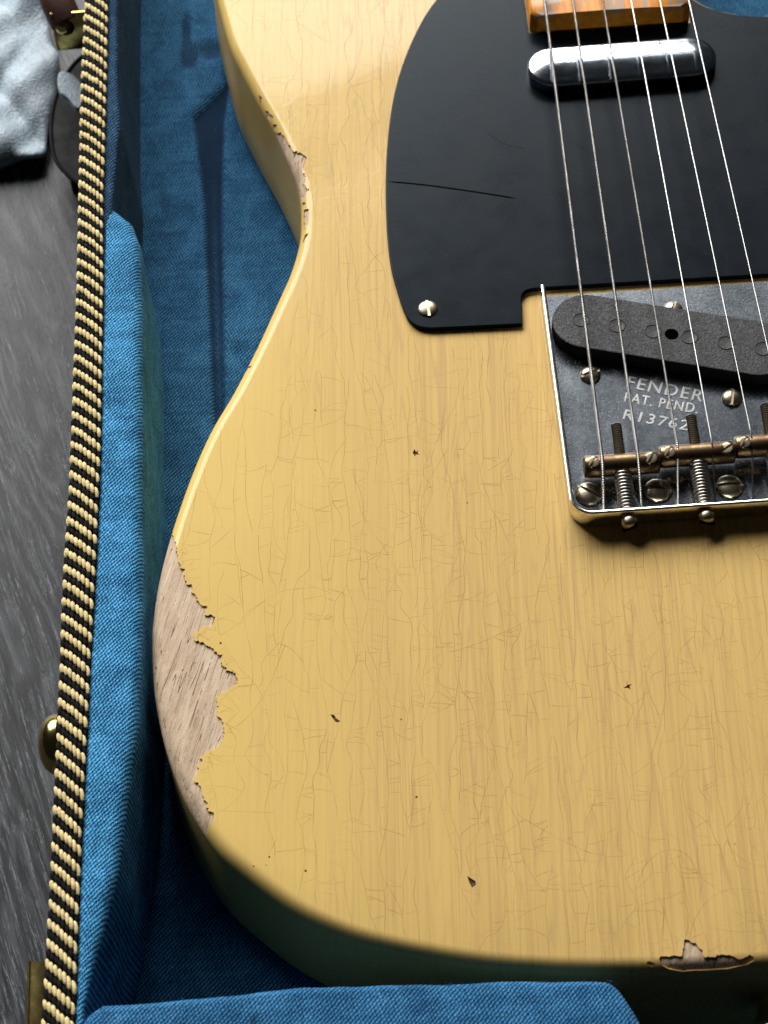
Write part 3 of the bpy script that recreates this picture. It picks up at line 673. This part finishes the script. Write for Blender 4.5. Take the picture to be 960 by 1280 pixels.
# lacquer checking: a grown crack network, as thin lines in the skin
ARCS = [[(-32.9, -150.3), (-32.6, -141.4), (-31.3, -130.1), (-28.6, -125.7), (-24.5, -123.4), (-20.6, -123.5), (-18.0, -126.0), (-16.5, -131.9), (-16.9, -139.2)], [(-21.2, -148.3), (-19.2, -143.6), (-15.6, -138.9), (-10.8, -136.0), (-5.1, -135.8), (0.6, -137.6)], [(-25.4, -124.3), (-26.1, -133.9), (-28.2, -149.6)], [(-20.9, -123.5), (-20.5, -134.4), (-19.6, -143.5)], [(-134.8, -42.2), (-123.1, -33.8), (-112.7, -33.2)], [(-142.7, -85.4), (-129.5, -86.5)], [(-143.5, -102.0), (-126.9, -104.0)]]
def cracks():
    rg = random.Random(11); G = .45; x0, y0 = -166, -162; nx, ny = int(226 / G), int(430 / G)
    xs = x0 + (np.arange(nx) + .5) * G; ys = y0 + (np.arange(ny) + .5) * G
    X, Y = np.meshgrid(xs, ys, indexing='ij'); PP = np.c_[X.ravel(), Y.ravel()]
    ok = pip(PP, inset(OUT, 3.4))
    for p in PATCH: ok &= ~pip(PP, p)
    ok &= ~pip(PP, guard_poly); ok &= ~((np.abs(PP[:, 0]) < 38.2) & (PP[:, 1] > -19.5) & (PP[:, 1] < 72))
    ok = ok.reshape(nx, ny); occ = np.zeros((nx, ny), np.int32); lines = []
    def cell(x, y): return int((x - x0) / G), int((y - y0) / G)
    def grow(x, y, a, L, wob, curv, pref, pull, cid, stop=True):
        P = [(x, y)]; st = .4; k = 0; drift = 0
        while k * st < L:
            drift = .9 * drift + rg.gauss(0, wob)
            if pref is not None:
                a += .6 * pull * math.sin(pref - a)
            a += drift * .26 + curv * .57
            x += st * math.cos(a); y += st * math.sin(a); i, j = cell(x, y)
            if not (0 <= i < nx and 0 <= j < ny) or not ok[i, j]:
                P.append((x, y)); break
            o = occ[i, j]; P.append((x, y))
            if o and o != cid and k > 3 and stop: break
            occ[i, j] = cid; k += 1
        return P
    cid = 0
    def seed():
        while True:
            x = rg.uniform(-160, 56); y = rg.uniform(-156, 250); i, j = cell(x, y)
            if 0 <= i < nx and 0 <= j < ny and ok[i, j]: return x, y
    dens = lambda x, y: (1.0 if y < 30 else .55) * (1.0 if x > -128 else .55)
    n = 0
    while n < 330:
        x, y = seed(); i, j = cell(x, y)
        if occ[max(0, i - 4):i + 5, max(0, j - 2):j + 3].any() or rg.random() > dens(x, y): n += .05; continue
        cid += 1; n += 1; wb = rg.choice((.06, .10, .16)); L = rg.expovariate(1 / 34) + 6
        a = grow(x, y, math.pi / 2 + rg.gauss(0, .1), L, wb, 0, math.pi / 2 + rg.gauss(-.05, .04), .38, cid); b = grow(x, y, -math.pi / 2 + rg.gauss(0, .1), L, wb, 0, -math.pi / 2 + rg.gauss(-.05, .04), .38, cid)
        lines.append(b[::-1] + a[1:])
    for k in range(12):      # a few long sweeping arcs
        x, y = seed(); cid += 1; a = rg.uniform(0, 6.28)
        lines.append(grow(x, y, a, rg.uniform(18, 60), .03, rg.choice((-1, 1)) * rg.uniform(.008, .03), None, 0, cid, False))
    src = [p for l in lines for p in l[2:-2]]
    for k in range(2300):    # cross cracks bridging neighbours
        x, y = rg.choice(src)
        if rg.random() > dens(x, y): continue
        cid += 1; a = rg.choice((0, math.pi)) + rg.gauss(0, .38)
        q = grow(x, y, a, rg.expovariate(1 / 7.) + 1.5, .05, rg.gauss(0, .025), None, 0, cid)
        i, j = cell(*q[-1]); hit = 0 <= i < nx and 0 <= j < ny and occ[i, j] not in (0, cid)
        if len(q) > 4 and (hit or rg.random() < .15): lines.append(q)
    # short stress lines fanning off the bare edges
    for p in (PATCH[0][:-6], PATCH[1][:-4], PATCH[2]):
        for k in range(0, len(p) - 1, 2):
            a = math.atan2(*(p[k + 1] - p[k])[::-1]) + math.pi / 2 * (1 if p is not PATCH[2] else 1)
            for s in (0, math.pi):
                x, y = p[k] + .8 * np.array([math.cos(a + s), math.sin(a + s)]); i, j = cell(x, y)
                if 0 <= i < nx and 0 <= j < ny and ok[i, j] and rg.random() < .6:
                    cid += 1; lines.append(grow(x, y, a + s + rg.gauss(0, .3), rg.uniform(2, 8), .05, rg.gauss(0, .02), None, 0, cid))
    for L_ in ARCS: lines.append([tuple(q) for q in catmull(L_, .8, False)])
    for c, r in (((-109.8, -43.5), .9), ((-97.4, -82.1), 1.0), ((-87.7, -30.7), .7), ((-34.7, -50.2), .9), ((-128.6, -72.6), .8), ((-60, -88), .7)):
        lines.append([(c[0] + r * math.cos(t) * (1 + .12 * math.sin(3 * t)), c[1] + .75 * r * math.sin(t)) for t in np.linspace(0, 6.0, 14)])
    mb = MB()
    for l in lines:
        if len(l) > 2: mb.add(*ribbon(l, rg.uniform(.11, .18), .02 + .006 * rg.random()))
    return tag(obj('lacquer_cracks', mb.v, mb.f, M['crack'], body, angle=0), kind='stuff')
cracks()

# ------------------------------------------------------------------ the case
case = empty('guitar_case', (0, 120, -75), 'open guitar case lined in blue twill with black and cream striped rim', 'case')
TL = np.array([(-180.65, 208.97), (-181.58, 166.87), (-181.82, 116.77), (-181.95, 83.2), (-182.52, 48.26), (-183.18, 6.48), (-184.41, -21.61), (-185.4, -74.08), (-186.92, -133.32), (-188.01, -161.66)])[::-1]
TR = np.array([(-172.1, 208.16), (-172.49, 166.03), (-173.32, 116.01), (-173.16, 82.43), (-173.57, 17.32), (-174.74, -22.41), (-176.44, -67.22), (-178.0, -111.05), (-179.1, -162.33)])[::-1]
def xl(y): return np.interp(y, [-230] + list(TL[:, 1]) + [480], [-189.5] + list(TL[:, 0]) + [-178])
def xr(y): return np.interp(y, [-230] + list(TR[:, 1]) + [480], [-180.5] + list(TR[:, 0]) + [-169.5])
YA, YB = -228.0, 470.0
def noise1(x, seed): return math.sin(x * .11 + seed) * .5 + math.sin(x * .043 + seed * 2.3) * .7 + math.sin(x * .29 + seed * 1.7) * .25
# wooden shell: bottom and walls, tweed outside
mb = MB(); ysx = np.arange(YA, YB + 1, 8.0)
Vw = []; 
for y in ysx: Vw += [(xl(y) + .5, y, -72), (xl(y) + .5, y, 3.6), (xr(y) - .6, y, 3.6), (xr(y) - .6, y, -72)]
Fw = [(i * 4 + j, i * 4 + (j + 1) % 4, (i + 1) * 4 + (j + 1) % 4, (i + 1) * 4 + j) for i in range(len(ysx) - 1) for j in range(4)] + [(3, 2, 1, 0), tuple(range(len(Vw) - 4, len(Vw)))]
mb.add(Vw, Fw); mb.add(*box((-180, YA - 10, -72), (190, YA, -4))); mb.add(*box((181, YA, -72), (190, YB, 5))); mb.add(*box((-180, YB, -72), (190, YB + 9, 5))); mb.add(*box((-181, YA, -71), (181, YB, -54)))
obj('shell', mb.v, mb.f, M['black'], case, angle=0)
for q in ((-170, -190), (170, -190), (-170, 440), (170, 440)):
    V, F = lathe([(9, 0), (9, 3.5), (7, 4), (.01, 4)], 16); obj('foot', np.array(V) + (q[0], q[1], -75.4), F, M['black'], case)
# plush floor of the tray
CLx = np.interp
gx = np.unique(np.r_[np.arange(-176, -158, 2.0), np.arange(-158, -126, .8), np.arange(-126, -90, 2.5), np.arange(-90, 182, 6.0)]); gy = np.arange(YA + 1, YB, 3.0)
BL = np.array([(9.6, -143.6), (66, -144.4), (100, -144.9), (157.7, -145.6), (180, -147), (202.6, -149)]); BR = np.array([(9.6, -141.5), (66, -140), (100, -139.6), (157, -138.8), (199.5, -136.8), (219.5, -134.2)])
V = []; att = []
sst = lambda t: float(np.clip(t, 0, 1)) ** 2 * (3 - 2 * float(np.clip(t, 0, 1)))
for y in gy:
    for x in gx:
        a = np.interp(y, BL[:, 0], BL[:, 1]); b = np.interp(y, BR[:, 0], BR[:, 1])
        if y > 202.6: a = -149 + (y - 202.6) * .85
        m_ = sst((x - a) / 1.6 + .3) * sst((b - x) / 1.8 + .3) * sst((y + 20) / 40) * sst((221 - y) / 2) if b > a else 0
        rid = math.exp(-((x - (a * .45 + b * .55)) / .9) ** 2) * sst((185 - y) / 60)
        m_ *= 1 - .35 * rid
        for cx_, cy_, ux, uy in ((-149.6, 233.5, 3.2, 6), (-141, 236, 5, 4.5), (-150.5, 246, 1.5, 9)):
            m_ = max(m_, .75 * sst(1.7 - ((x - cx_) / ux) ** 2 - ((y - cy_) / uy) ** 2))
        V.append((x, y, -46.6 + .25 * noise1(x * 2 + y, 1) + .3 * noise1(y * 1.3 - x, 4) - 1.6 * m_)); att.append(m_)
n = len(gx); F = [(j * n + i, j * n + i + 1, (j + 1) * n + i + 1, (j + 1) * n + i) for j in range(len(gy) - 1) for i in range(n - 1)]
lf = obj('lining_floor', V, F, M['plush'], case, angle=179)
at = lf.data.attributes.new('band_mask', 'FLOAT', 'POINT'); at.data.foreach_set('value', att)
# lining walls: a cloth sheet with a folded lip along the rim
def wall_strip(ylist, edge, ztop, nrm=1.0):
    V = []; sec = None
    for y in ylist:
        xo = xr(y) - 1.2; xi = edge(y); zt = ztop + .25 * noise1(y, 3); r = min(1.1, (xi - xo) * .45)
        sec = [(xo, zt - 6), (xo, zt - r)] + [(xo + r - r * math.cos(a), zt - r + r * math.sin(a)) for a in (.5, 1.0, 1.57)] + [(xi - r + r * math.sin(a), zt - r + r * math.cos(a)) for a in (0, .5, 1.0, 1.57)]
        sec += [(xi + .1, zt - 6), (xi + .6 + .4 * noise1(y, 8), -14), (xi + 1.2 + .4 * noise1(y, 9), -32), (xi + 2.0, -49)]
        V += [(x, y, z) for x, z in sec]
    k = len(sec)
    return V, [(i * k + j, i * k + j + 1, (i + 1) * k + j + 1, (i + 1) * k + j) for i in range(len(ylist) - 1) for j in range(k - 1)]
lip = lambda y: np.interp(y, [118, 135, 153, 171, 210, 480], [-171.0, -169.74, -168.71, -169.54, -169.59, -167])
V, F = wall_strip(np.arange(96, YB, 3.0), lip, 4.0); obj('lining_wall', V, [f[::-1] for f in F], M['cloth_in'], case, angle=60)
V, F = box((176, YA, -50), (181.2, YB, 4)); obj('lining_wall', V, F, M['cloth_in'], case, angle=0)
V, F = box((-172, YB - 5, -50), (176, YB + .3, 4)); obj('lining_wall', V, F, M['cloth_in'], case, angle=0)
# side pad: the padded block that fills the wall beside the lower bout
PR = np.array([(-177.6, -157), (-173.63, -140.16), (-169.6, -122.39), (-166.6, -99.09), (-163.7, -74.7), (-162.2, -49.13), (-162.0, 6.1), (-161.7, 66.91), (-162.29, 99.77), (-164.82, 108.47), (-168.0, 111.8), (-170.6, 114)])
pin = lambda y: np.interp(y, [-230] + list(PR[:, 1]), [-178] + list(PR[:, 0]))
V = []; ylist = list(np.arange(-200, 100, 2.5)) + list(np.arange(100, 114.5, 1.0))
for y in ylist:
    xo = xr(y) - .9; xi = pin(y) + .15 * noise1(y * 3, 2); wd = max(1.2, xi - xo); zt = 4.6 + .35 * noise1(y * 1.6, 5) - (1.2 * ((y - 100) / 14) ** 2 if y > 100 else 0); R = min(4.2, wd * .55)
    s_ = [(xo, -20), (xo, zt - 2.5), (xo + .35, zt - .8), (xo + 1.4, zt - .15), (xo + wd * .35, zt + .15)]
    s_ += [(xi - R + R * math.sin(a), zt - R + R * math.cos(a)) for a in np.linspace(.15, math.pi / 2, 6)]
    s_ += [(xi + .25, zt - 10), (xi + .5 + .3 * noise1(y, 6), -18), (xi + .9 + .3 * noise1(y, 7), -32), (xi + 1.5, -49)]
    V += [(x, y, z) for x, z in s_]
k = len(s_); F = [(i * k + j, (i + 1) * k + j, (i + 1) * k + j + 1, i * k + j + 1) for i in range(len(ylist) - 1) for j in range(k - 1)]
F.append(tuple(range((len(ylist) - 1) * k, len(ylist) * k))); F.append(tuple(range(k - 1, -1, -1)))
obj('side_pad', V, F, M['faded'], case, angle=60)
# end pad in front of the tail
EP = catmull([(-179, -168), (-177.5, -161.5), (-173.5, -158.4), (-170, -157.9), (-145.6, -158.0), (-117.2, -157.4), (-84.8, -158.6), (-60, -160.2), (-47, -161.2), (-42, -163.3), (-38.6, -169.5), (-36, -178), (-34.5, -195), (-36, -219), (-46, -226), (-100, -227), (-168, -226), (-178, -216), (-179, -190)], 2.0)
if area2(EP) < 0: EP = EP[::-1]
EP = EP + (0, 1.7); V = []; rows = [(6, -49), (5, -20), (3, -6), (1.2, .6)] + [(.4 + 2.2 * (1 - math.cos(a)), 2.3 + 2.2 * math.sin(a)) for a in np.linspace(0, math.pi / 2, 6)]
zt_ = lambda x, y: .35 * noise1(x * 2 + y, 3) + .25 * noise1(y * 4 - x * .7, 5)
for d, z in rows: V += [(x + .12 * noise1(y * 5 + x * 3, 2), y + .2 * noise1(x * 2.2, 6), z + (zt_(x, y) if z > 1 else 0)) for x, y in inset(EP, d)]
n = len(EP); F = [(r * n + i, r * n + (i + 1) % n, (r + 1) * n + (i + 1) % n, (r + 1) * n + i) for r in range(len(rows) - 1) for i in range(n)]
rg_ = [v[:2] for v in V[-n:]]; gi = np.array([(x, y) for x in np.arange(-176, -34, 4.0) for y in np.arange(-224, -156, 4.0)]); gi = gi[pip(gi, inset(EP, 5.5))]
v2, _, f2, _, _, _ = delaunay_2d_cdt([Vector(p) for p in rg_] + [Vector(p) for p in gi], [(i, (i + 1) % n) for i in range(n)], [], 0, 1e-4)
k0 = len(V) - n; V += [(q.x, q.y, 4.55 + zt_(q.x, q.y)) for q in v2[n:]]
nside = 3 * n  # sides below the lip coloured darker, standing in for the shaded gap
for f in f2:
    c = np.array([(v2[i].x, v2[i].y) for i in f])
    if pip(c.mean(0)[None], np.array(rg_))[0]: F.append(tuple(k0 + i for i in (f if area2(c) > 0 else f[::-1])))
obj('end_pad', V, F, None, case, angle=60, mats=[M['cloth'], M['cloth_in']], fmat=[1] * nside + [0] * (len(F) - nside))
V, F = box((-34, YA - .4, -50), (181, -208, -16)); obj('end_wall_padding', V, F, M['cloth_in'], case, angle=0)
# loose fibres standing off the cloth edges
fz = MB(); rg = random.Random(21)
def fibre(x, y, z, L):
    a = rg.uniform(0, 6.28); e = rg.uniform(-.2, 1.2); d = np.array([math.cos(a) * math.cos(e), math.sin(a) * math.cos(e), math.sin(e)]); b = np.array([rg.gauss(0, .5), rg.gauss(0, .5), rg.gauss(0, .3)])
    p = np.array([x, y, z]); fz.add(*tube([p, p + d * L * .5 + b * .15, p + d * L + b * .5], .035, 3))
for k in range(420):
    x = rg.uniform(-176, -42); fibre(x, np.interp(x, [-176, -145, -85, -47], [-158.6, -157.6, -158.2, -160.8]) + rg.gauss(0, .15), 3.0 + rg.gauss(0, .2), rg.uniform(.6, 1.8))
for k in range(420):
    y = rg.uniform(-150, 108); fibre(pin(y) + rg.gauss(-1.2, .6), y, 3.9, rg.uniform(.5, 1.5))
for k in range(260):
    y = rg.uniform(112, 215); fibre(lip(y) - .5, y, 3.9, rg.uniform(.4, 1.2))
tag(obj('cloth_fuzz', fz.v, fz.f, M['cloth'], case, angle=179), kind='stuff')
fz = MB()
for k in range(30): fibre(rg.uniform(-166, -112), rg.uniform(20, 215), -46.0, rg.uniform(.8, 2.2))
for k in range(16): y = rg.uniform(-120, 100); fibre(rg.uniform(xr(y) + 2, pin(y) - 2), y, 4.9, rg.uniform(.6, 1.6))
for k in range(14): fibre(rg.uniform(-170, -50), rg.uniform(-172, -164), 4.9, rg.uniform(.6, 1.6))
tag(obj('lint', fz.v, fz.f, M['foam'], case, angle=179), kind='stuff')
# striped woven rim
def bead_mesh():
    V = [(0, -.5, .0)]; R = [(-.36, .72), (0, 1.), (.36, .72)]; F = []
    for y, r in R: V += [(.5 * r * math.cos(a), y, .5 * r * math.sin(a)) for a in [2 * math.pi * k / 7 for k in range(7)]]
    V.append((0, .5, 0))
    F += [(0, 1 + k, 1 + (k + 1) % 7) for k in range(7)]
    for q in range(2): F += [(1 + q * 7 + k, 8 + q * 7 + k, 8 + q * 7 + (k + 1) % 7, 1 + q * 7 + (k + 1) % 7) for k in range(7)]
    F += [(22, 15 + (k + 1) % 7, 15 + k) for k in range(7)]
    return np.array(V), F
bvx, bfx = bead_mesh(); cream = MB(); blk = MB(); rg = random.Random(5)
NCOL = 7; per = 5.5
for j in range(-1, NCOL + 1):
    tcol = (j + .5) / NCOL
    for k in range(int((YB - YA) / per) + 3):
        for kind in (0, 1):
            L = (3.3 + .9 * tcol if kind == 0 else 3.0)
            y = YA + k * per - j * 1.12 + (0 if kind == 0 else per / 2) + rg.gauss(0, .10)
            if y < YA - 2 or y > 330: continue
            a, b = xl(y), xr(y) - .7; W = b - a; t_ = tcol
            x = a + W * t_; z = 4.6 + 1.5 * (1 - max(0, abs(t_ - .45) / .55) ** 3) - (1.2 if j == NCOL else 0)
            if j == -1: x = a + .1; z = 3.4
            if j == NCOL: x = b + .25
            wdt = W / NCOL * 1.2 * (1.12 if j >= NCOL - 2 else 1); hh = 1.0 if kind == 0 else .9
            q = bvx * (wdt * rg.uniform(.92, 1.06), L * rg.uniform(.95, 1.06), hh); sk = -.3
            q = np.c_[q[:, 0] + sk * q[:, 1] * .5, q[:, 1], q[:, 2]] + (x + rg.gauss(0, .05), y, z - (.3 if kind else 0) + rg.gauss(0, .08))
            (cream if kind == 0 else blk).add(q, bfx)
rim = MB(); V = []
for y in ysx:
    a, b = xl(y), xr(y) - .5; V += [(a + .2, y, -6), (a + .1, y, 3.2), (a + 1.2, y, 4.8), (a + (b - a) * .45, y, 5.6), (b - 1, y, 4.6), (b, y, 3.2), (b, y, -3)]
F = [(i * 7 + j, i * 7 + j + 1, (i + 1) * 7 + j + 1, (i + 1) * 7 + j) for i in range(len(ysx) - 1) for j in range(6)]
rimo = obj('woven_rim', V, [f[::-1] for f in F], M['black'], case, angle=60)
tag(obj('cream_threads', cream.v, cream.f, M['cream'], rimo, angle=179), kind='stuff')
tag(obj('black_threads', blk.v, blk.f, M['black'], rimo, angle=179), kind='stuff')
# brass hardware on the outside wall
V, F = lathe([(8.6, -1), (8.6, .4), (8.1, 1.8), (6.6, 3.4), (4.2, 4.5), (1.8, 4.9), (.01, 5)], 32, '-x')
st = obj('brass_stud', np.array(V) + (-187.6, -74.5, -7), F, M['brass'], case, (-187.6, -74.5, -7), 60)
copy(st, case, (-183.2, 330, -10))
def plate_x(x0, x1, y0, y1, z0, z1, bev=.35):    # small bevelled slab
    V, F = prism([(x0, y0), (x1, y0), (x1, y1), (x0, y1)], z0, z1, bev, 2); return V, F
mb = MB(); mb.add(*plate_x(-193.2, -187.2, -168, -139.7, -6.2, -5.2)); mb.add(*plate_x(-193.9, -192.9, -168, -139.5, -26, -5.1)); mb.add(*plate_x(-192.9, -187, -140.7, -139.5, -22, -6.0))
obj('latch', mb.v, mb.f, M['brass'], case)
mb = MB(); mb.add(*plate_x(-196.6, -180.5, 229.2, 230.4, -36, -18.5)); mb.add(np.array(lathe([(3.4, 0), (3.3, .8), (2.2, 1.7), (.01, 2)], 18, '-y')[0]) + (-192.2, 229.2, -25), [f[::-1] for f in lathe([(3.4, 0), (3.3, .8), (2.2, 1.7), (.01, 2)], 18, '-y')[1]])
obj('handle_bracket', mb.v, mb.f, M['brass'], case)
V, F = tube([(-191.5, 230.5, -24), (-194, 236, -20), (-197, 246, -18), (-198, 275, -17), (-197, 300, -18), (-192, 318, -24)], [6.0, 6.2, 6, 6, 6, 5.5], 14); obj('handle', V, F, M['leather'], case, angle=60)

# ------------------------------------------------------------------ packing foam by the case
def foam(name, poly, zbase, amp, th, seed, label):
    P = catmull(poly, 2.0)
    if area2(P) < 0: P = P[::-1]
    rg = np.random.RandomState(seed); ph = rg.rand(12) * 6.28
    gxy = [(x, y) for x in np.arange(P[:, 0].min(), P[:, 0].max(), 1.6) for y in np.arange(P[:, 1].min(), P[:, 1].max(), 1.6)]
    gi = np.array(gxy); gi = gi[pip(gi, inset(P, 1.2))]; n = len(P)
    v2, _, f2, _, _, _ = delaunay_2d_cdt([Vector(p) for p in P] + [Vector(p) for p in gi], [(i, (i + 1) % n) for i in range(n)], [], 0, 1e-4)
    Q = np.array([(q.x, q.y) for q in v2]); F = [f for f in f2 if pip(np.array([Q[list(f)].mean(0)]), P)[0]]
    def h(x, y):
        a = np.abs(np.sin(.12 * x + .07 * y + ph[0])) * 1.1 + np.abs(np.sin(.06 * y - .11 * x + ph[1])) * .9 + .25 * np.sin(.31 * x + .2 * y + ph[2]) + .2 * np.sin(.27 * y - .3 * x + ph[3])
        return a
    dmin = np.array([np.sqrt(((p - P) ** 2).sum(1).min()) for p in Q])
    z = zbase + amp * h(Q[:, 0], Q[:, 1]) - 2 * np.exp(-dmin / 2.0)
    F = [f if area2(Q[list(f)]) > 0 else f[::-1] for f in F]; N = len(Q)
    V = [(x, y, q) for (x, y), q in zip(Q, z)] + [(x, y, q - th) for (x, y), q in zip(Q, z)]
    FF = [tuple(f) for f in F] + [tuple(N + i for i in f[::-1]) for f in F]
    cnt = {}
    for f in F:
        for i in range(len(f)):
            a, b = f[i], f[(i + 1) % len(f)]
            if (b, a) in cnt: del cnt[(b, a)]
            else: cnt[(a, b)] = 1
    FF += [(b, a, N + a, N + b) for a, b in cnt]
    return tag(obj(name, V, FF, M['foam'], angle=179, origin=(poly[0][0], poly[0][1], zbase)), label, 'packing foam')
foam('foam_sheet', [(-209.2, 292.3), (-206.4, 280.3), (-204.2, 267.3), (-201.2, 258.6), (-201.6, 244.4), (-204.4, 226.3), (-206.1, 211.8), (-208.6, 208.9), (-215.6, 207.7), (-224.6, 205.8), (-233.6, 206.3), (-255.6, 220.3), (-267.6, 270.3), (-260.6, 330.3), (-235.6, 345.3), (-213.6, 330.3)], -71, 3.6, 1.6, 3, 'crumpled pale grey packing foam sheet beside the case handle')
V, F = prism(catmull([(-196.5, 222), (-191.5, 220.5), (-187.5, 214), (-187.5, 205), (-190, 203.5), (-193, 208.5), (-196.5, 213)], 1.5), -42, -39.6, .7, 2)
tag(obj('foam_scrap', V, F, M['foam'], origin=(-191, 212, -42)), 'small folded pale blue foam scrap under the brass handle bracket', 'foam scrap')
# dark rounded sheet standing behind the rim
P = catmull([(-186, 252), (-193, 248), (-199, 236), (-201.8, 222), (-202.0, 209), (-200.2, 198), (-195.5, 189.5), (-190.5, 184.6), (-186, 183), (-184.5, 200), (-184.5, 235)], 1.5)
V, F = prism(P, -61.5, -60, .5, 2)
V2, F2 = tube([(x, y, -60) for x, y in np.vstack([P, P[:1]])], .75, 8)
mb = MB().add(V, F).add(V2, F2)
V3, F3 = box((-196, 195, -75.2), (-188, 240, -61)); mb.add(V3, F3)
tag(obj('dark_tray', mb.v, mb.f, M['smoke'], origin=(-192, 215, -75)), 'dark rounded plastic piece with a thin grey edge beside the striped rim', 'plastic piece')
